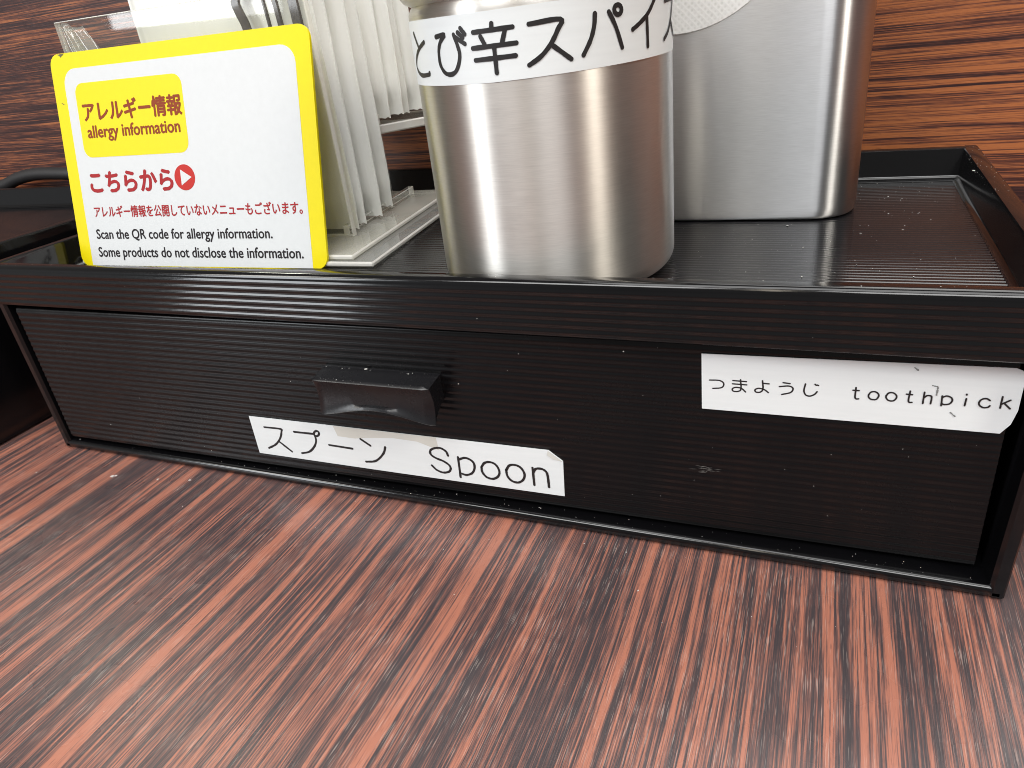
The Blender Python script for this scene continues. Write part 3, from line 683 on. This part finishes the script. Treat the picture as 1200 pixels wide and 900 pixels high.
# ------------------------------------------------------------------ the allergy sign
def sign_frame():
    return Matrix(((0.99925507, -0.03848813, -0.00282331, 6.457 * S), (0.03804286, 0.97011567, 0.23964209, 24.635 * S),
                   (-0.00648444, -0.23957098, 0.9708572, 53.9 * S), (0, 0, 0, 1)))
sg = bpy.data.objects.new('allergy_sign', None); C.objects.link(sg); sg.matrix_world = sign_frame(); sg.empty_display_size = .01
tag(sg, 'yellow bordered allergy information sign with red and black writing', 'sign')
def sheet(name, outline, y0, y1, m, parent):
    bm = bmesh.new()
    a = [bm.verts.new((x, y0, z)) for x, z in outline]; b = [bm.verts.new((x, y1, z)) for x, z in outline]
    bm.faces.new(a); bm.faces.new(b[::-1]); n = len(a)
    for i in range(n): bm.faces.new((a[i], b[i], b[(i + 1) % n], a[(i + 1) % n]))
    return from_bm(name, bm, m, parent)
def glossy_print(name, col, rough=.4):
    m, nt, b = mat(name)
    n1 = noise(nt, coords(nt), 420, 4, .65)
    nt.links.new(mixc(nt, n1, tuple(.95 * x for x in col), tuple(min(1, 1.04 * x) for x in col)), b.inputs['Base Color'])
    b.inputs['Roughness'].default_value = rough; b.inputs['Specular IOR Level'].default_value = .18
    return m
M_yel = glossy_print('yellow_print', (.72, .61, .002)); M_wht = glossy_print('white_print', (.60, .62, .635))
M_red = simple('red_print', (.33, .024, .028), .6, spec=.15); M_brn = simple('red_brown_print', (.24, .050, .020), .6, spec=.15)
M_blkp = simple('black_print', (.018, .015, .017), .6, spec=.15); M_redc = simple('bright_red_print', (.46, .035, .030), .6, spec=.15)
plate = sheet('sign_plate', rc(0, 92.2, 0, 62.1, 3.4), 0, .8, M_yel, sg)
wp = sheet('white_panel', rc(4.6, 87.4, .25, 57.7, 4.6, 6, (1, 1, 0, 0)), -.06, .2, M_wht, sg)
yb = sheet('yellow_panel', rc(8.4, 49.0, 32.5, 53.5, 3.0), -.10, .1, M_yel, sg)
# a worn black fleck on the upper left rim and one on the left border
sheet('worn_spot', [(3.2, 61.9), (6.2, 62.0), (5.6, 61.6), (4.6, 61.0), (4.2, 61.5)], -.03, .2, simple('wear', (.10, .09, .03), .6), sg)
sheet('worn_spot', [(2.2, 48.6), (3.2, 48.1), (3.1, 47.9), (2.1, 48.4)], -.03, .2, bpy.data.materials['wear'], sg)
def text(body, x0, x1, zb, ztop, m, parent, heavy=0.0, bold=0.0, y=-.16, name='lettering', skew=0.0):
    """set type so that the whole line spans x0..x1 and the line's ink spans zb..ztop"""
    cu = bpy.data.curves.new(name, 'FONT'); cu.body = body; cu.size = 1.0; cu.offset = bold; cu.resolution_u = 3
    o = bpy.data.objects.new(name, cu); C.objects.link(o)
    dg = bpy.context.evaluated_depsgraph_get(); me = bpy.data.meshes.new_from_object(o.evaluated_get(dg), depsgraph=dg)
    bpy.data.objects.remove(o); bpy.data.curves.remove(cu)
    co = np.array([v.co[:] for v in me.vertices])
    mn, mxx = co.min(0), co.max(0)
    k = (x1 - x0) / (mxx[0] - mn[0]); kz = (ztop - zb) / (mxx[1] - mn[1])
    for v in me.vertices:
        xx = (v.co.x - mn[0]) * k + x0; zz = (v.co.y - mn[1]) * kz + zb
        v.co = Vector((xx, y, zz)) * S
    me.materials.clear(); me.name = name
    if heavy:                                                   # heavier strokes: the same outlines set again a hair apart
        b2 = bmesh.new()
        for q, (ox, oz) in enumerate(((0, 0), (heavy, 0), (-heavy, 0), (0, heavy * .8), (0, -heavy * .8))):
            t_ = me.copy(); t_.transform(Matrix.Translation(Vector((ox, -.004 * q, oz)) * S)); b2.from_mesh(t_); bpy.data.meshes.remove(t_)
        b2.to_mesh(me); b2.free()
    return link_obj(name, me, m, parent)
text('アレルギー情報', 10.5, 48.0, 42.7, 48.2, M_brn, yb, .20)
text('allergy information', 11.1, 46.6, 37.0, 41.5, M_brn, yb, .12)
text('こちらから', 9.0, 41.4, 22.4, 28.2, M_red, wp, .30, y=-.10)
text('アレルギー情報を公開していないメニューもございます。', 8.7, 85.6, 14.9, 18.3, M_red, wp, .09, y=-.10)
text('Scan the QR code for allergy information.', 8.2, 74.8, 7.5, 11.3, M_blkp, wp, .09, y=-.10)
text('Some products do not disclose the information.', 8.0, 84.6, 2.0, 5.9, M_blkp, wp, .09, y=-.10)
n = 40
bd = sheet('arrow_badge', [(46.05 + 3.75 * math.cos(2 * math.pi * i / n), 25.7 + 3.6 * math.sin(2 * math.pi * i / n)) for i in range(n)], -.12, 0, M_redc, sg)
sheet('arrow', [(44.7, 27.9), (48.6, 25.7), (44.7, 23.5)], -.16, -.05, M_wht, bd)

# ------------------------------------------------------------------ black cable lying behind the boxes
bm = bmesh.new()
P = smooth_pts([(-190, 119, 60.0), (-165, 119, 61.5), (-150, 119, 65), (-136, 119, 66.6), (-120, 119, 66.4), (-104, 119.3, 65.2), (-70, 120, 60), (-40, 121.5, 45), (-15, 122.6, 20), (0, 123.2, 3.1)], 6)
rings = []
for i, p in enumerate(P):
    d = P[min(i + 1, len(P) - 1)] - P[max(i - 1, 0)]; d = Vector(d).normalized(); s_ = d.cross(Vector((0, 0, 1))).normalized(); u_ = s_.cross(d)
    rings.append([bm.verts.new(Vector(p) + (s_ * math.cos(a) + u_ * math.sin(a)) * 3.0) for a in np.linspace(0, 2 * math.pi, 13)[:-1]])
for a, b in zip(rings[:-1], rings[1:]):
    for i in range(12): bm.faces.new((a[i], a[(i + 1) % 12], b[(i + 1) % 12], b[i]))
bm.faces.new(rings[0]); bm.faces.new(rings[-1])
tag(from_bm('cable', bm, M_rubber, None, 60), 'thick black cable running along the wall behind the left box', 'cable')

# ------------------------------------------------------------------ dust
bm = bmesh.new()
def speck(p, r_, stretch=1.0, ang=0.0, n=(0, 0, 1)):
    r0 = bmesh.ops.create_icosphere(bm, subdivisions=1, radius=1.0)
    nv = Vector(n); q = nv.to_track_quat('Z', 'Y').to_matrix()
    sq = rng.uniform(.6, 1.0)
    for v in r0['verts']:
        c0 = Vector((v.co.x * r_ * stretch * rng.uniform(.7, 1.3), v.co.y * r_ * rng.uniform(.7, 1.3), v.co.z * r_ * .45 * sq))
        ca, sa = math.cos(ang), math.sin(ang); c0 = Vector((c0.x * ca - c0.y * sa, c0.x * sa + c0.y * ca, c0.z))
        v.co = q @ c0 + Vector(p)
def sz(): return min(.30, .048 * math.exp(rng.gauss(.15, .55)))
for _ in range(330):                                   # on the tray floor
    x = rng.uniform(8, 256) if rng.random() < .3 else rng.uniform(188, 256); y = rng.uniform(7, 116) if rng.random() < .6 else rng.uniform(90, 117)
    if (x - JX) ** 2 + (y - JY) ** 2 < 28.5 ** 2 or (150 < x < 230.5 and 71 < y < 116) or x < 113: continue
    speck((x, y, 53.62), sz() * 1.1, rng.choice((1, 1, 1.4, 2.2)), rng.uniform(0, 6))
for _ in range(120):                                   # on the front face
    x = rng.uniform(6, 253); z = rng.uniform(6, 61) if rng.random() < .6 else rng.uniform(6, 20)
    if (80 < x < 174 and 7 < z < 21) or (201 < x < 257 and 33 < z < 48) or (110 < x < 145 and 26 < z < 39) or 48 < z < 50.5: continue
    speck((x, (.75 + .0135 * x - .12) if z < 49 else -.26, z), sz() * .62, rng.choice((1, 1, 1, 2.5)), rng.uniform(0, 6), (0, -1, 0))
for _ in range(110):                                   # along the bottom rail and rim
    speck((rng.uniform(1, 258), rng.uniform(.6, 4.0), 2.98), sz() * .9)
for _ in range(60):
    speck((rng.uniform(1, 258), rng.uniform(1.2, 3.2), 62.02), sz() * .8)
for _ in range(46):                                    # on the handle's top edge
    x = min(144.6, 114 + abs(rng.gauss(0, 9)) if rng.random() < .7 else rng.uniform(114, 144))
    if rng.random() < .5: speck((x - 2, rng.uniform(-4.2, -3.5), 37.35), sz())
    else: speck((x - 2, rng.uniform(1.4, 2.2), 37.6), sz() * 1.1)
speck((124.0, 1.7, 37.8), .4)
for _ in range(60):                                    # on the right rim
    speck((rng.uniform(256.6, 261.5), rng.uniform(60, 121), 62.03), sz() * .9, rng.choice((1, 1, 2)), rng.uniform(0, 6))
for _ in range(70):                                    # crumbs on the table
    speck((rng.uniform(-10, 250), rng.uniform(-95, -1.5) if rng.random() < .35 else rng.uniform(-22, -2), .05), sz() * .9, rng.choice((1, 1, 1.8)), rng.uniform(0, 6))
for x, y, r_ in ((32, -9.5, .40), (33.1, -9.1, .34), (32.5, -9.9, .25), (48.5, -7.5, .32), (59, -5.5, .34), (4, -14, .22)): speck((x, y, .12), r_, 1.6, rng.uniform(0, 3))
tag(from_bm('dust', bm, simple('pale_dust', (.55, .54, .52), .8), None, None), 'pale dust specks and crumbs scattered over the box, its tray and the table', 'dust', kind='stuff')
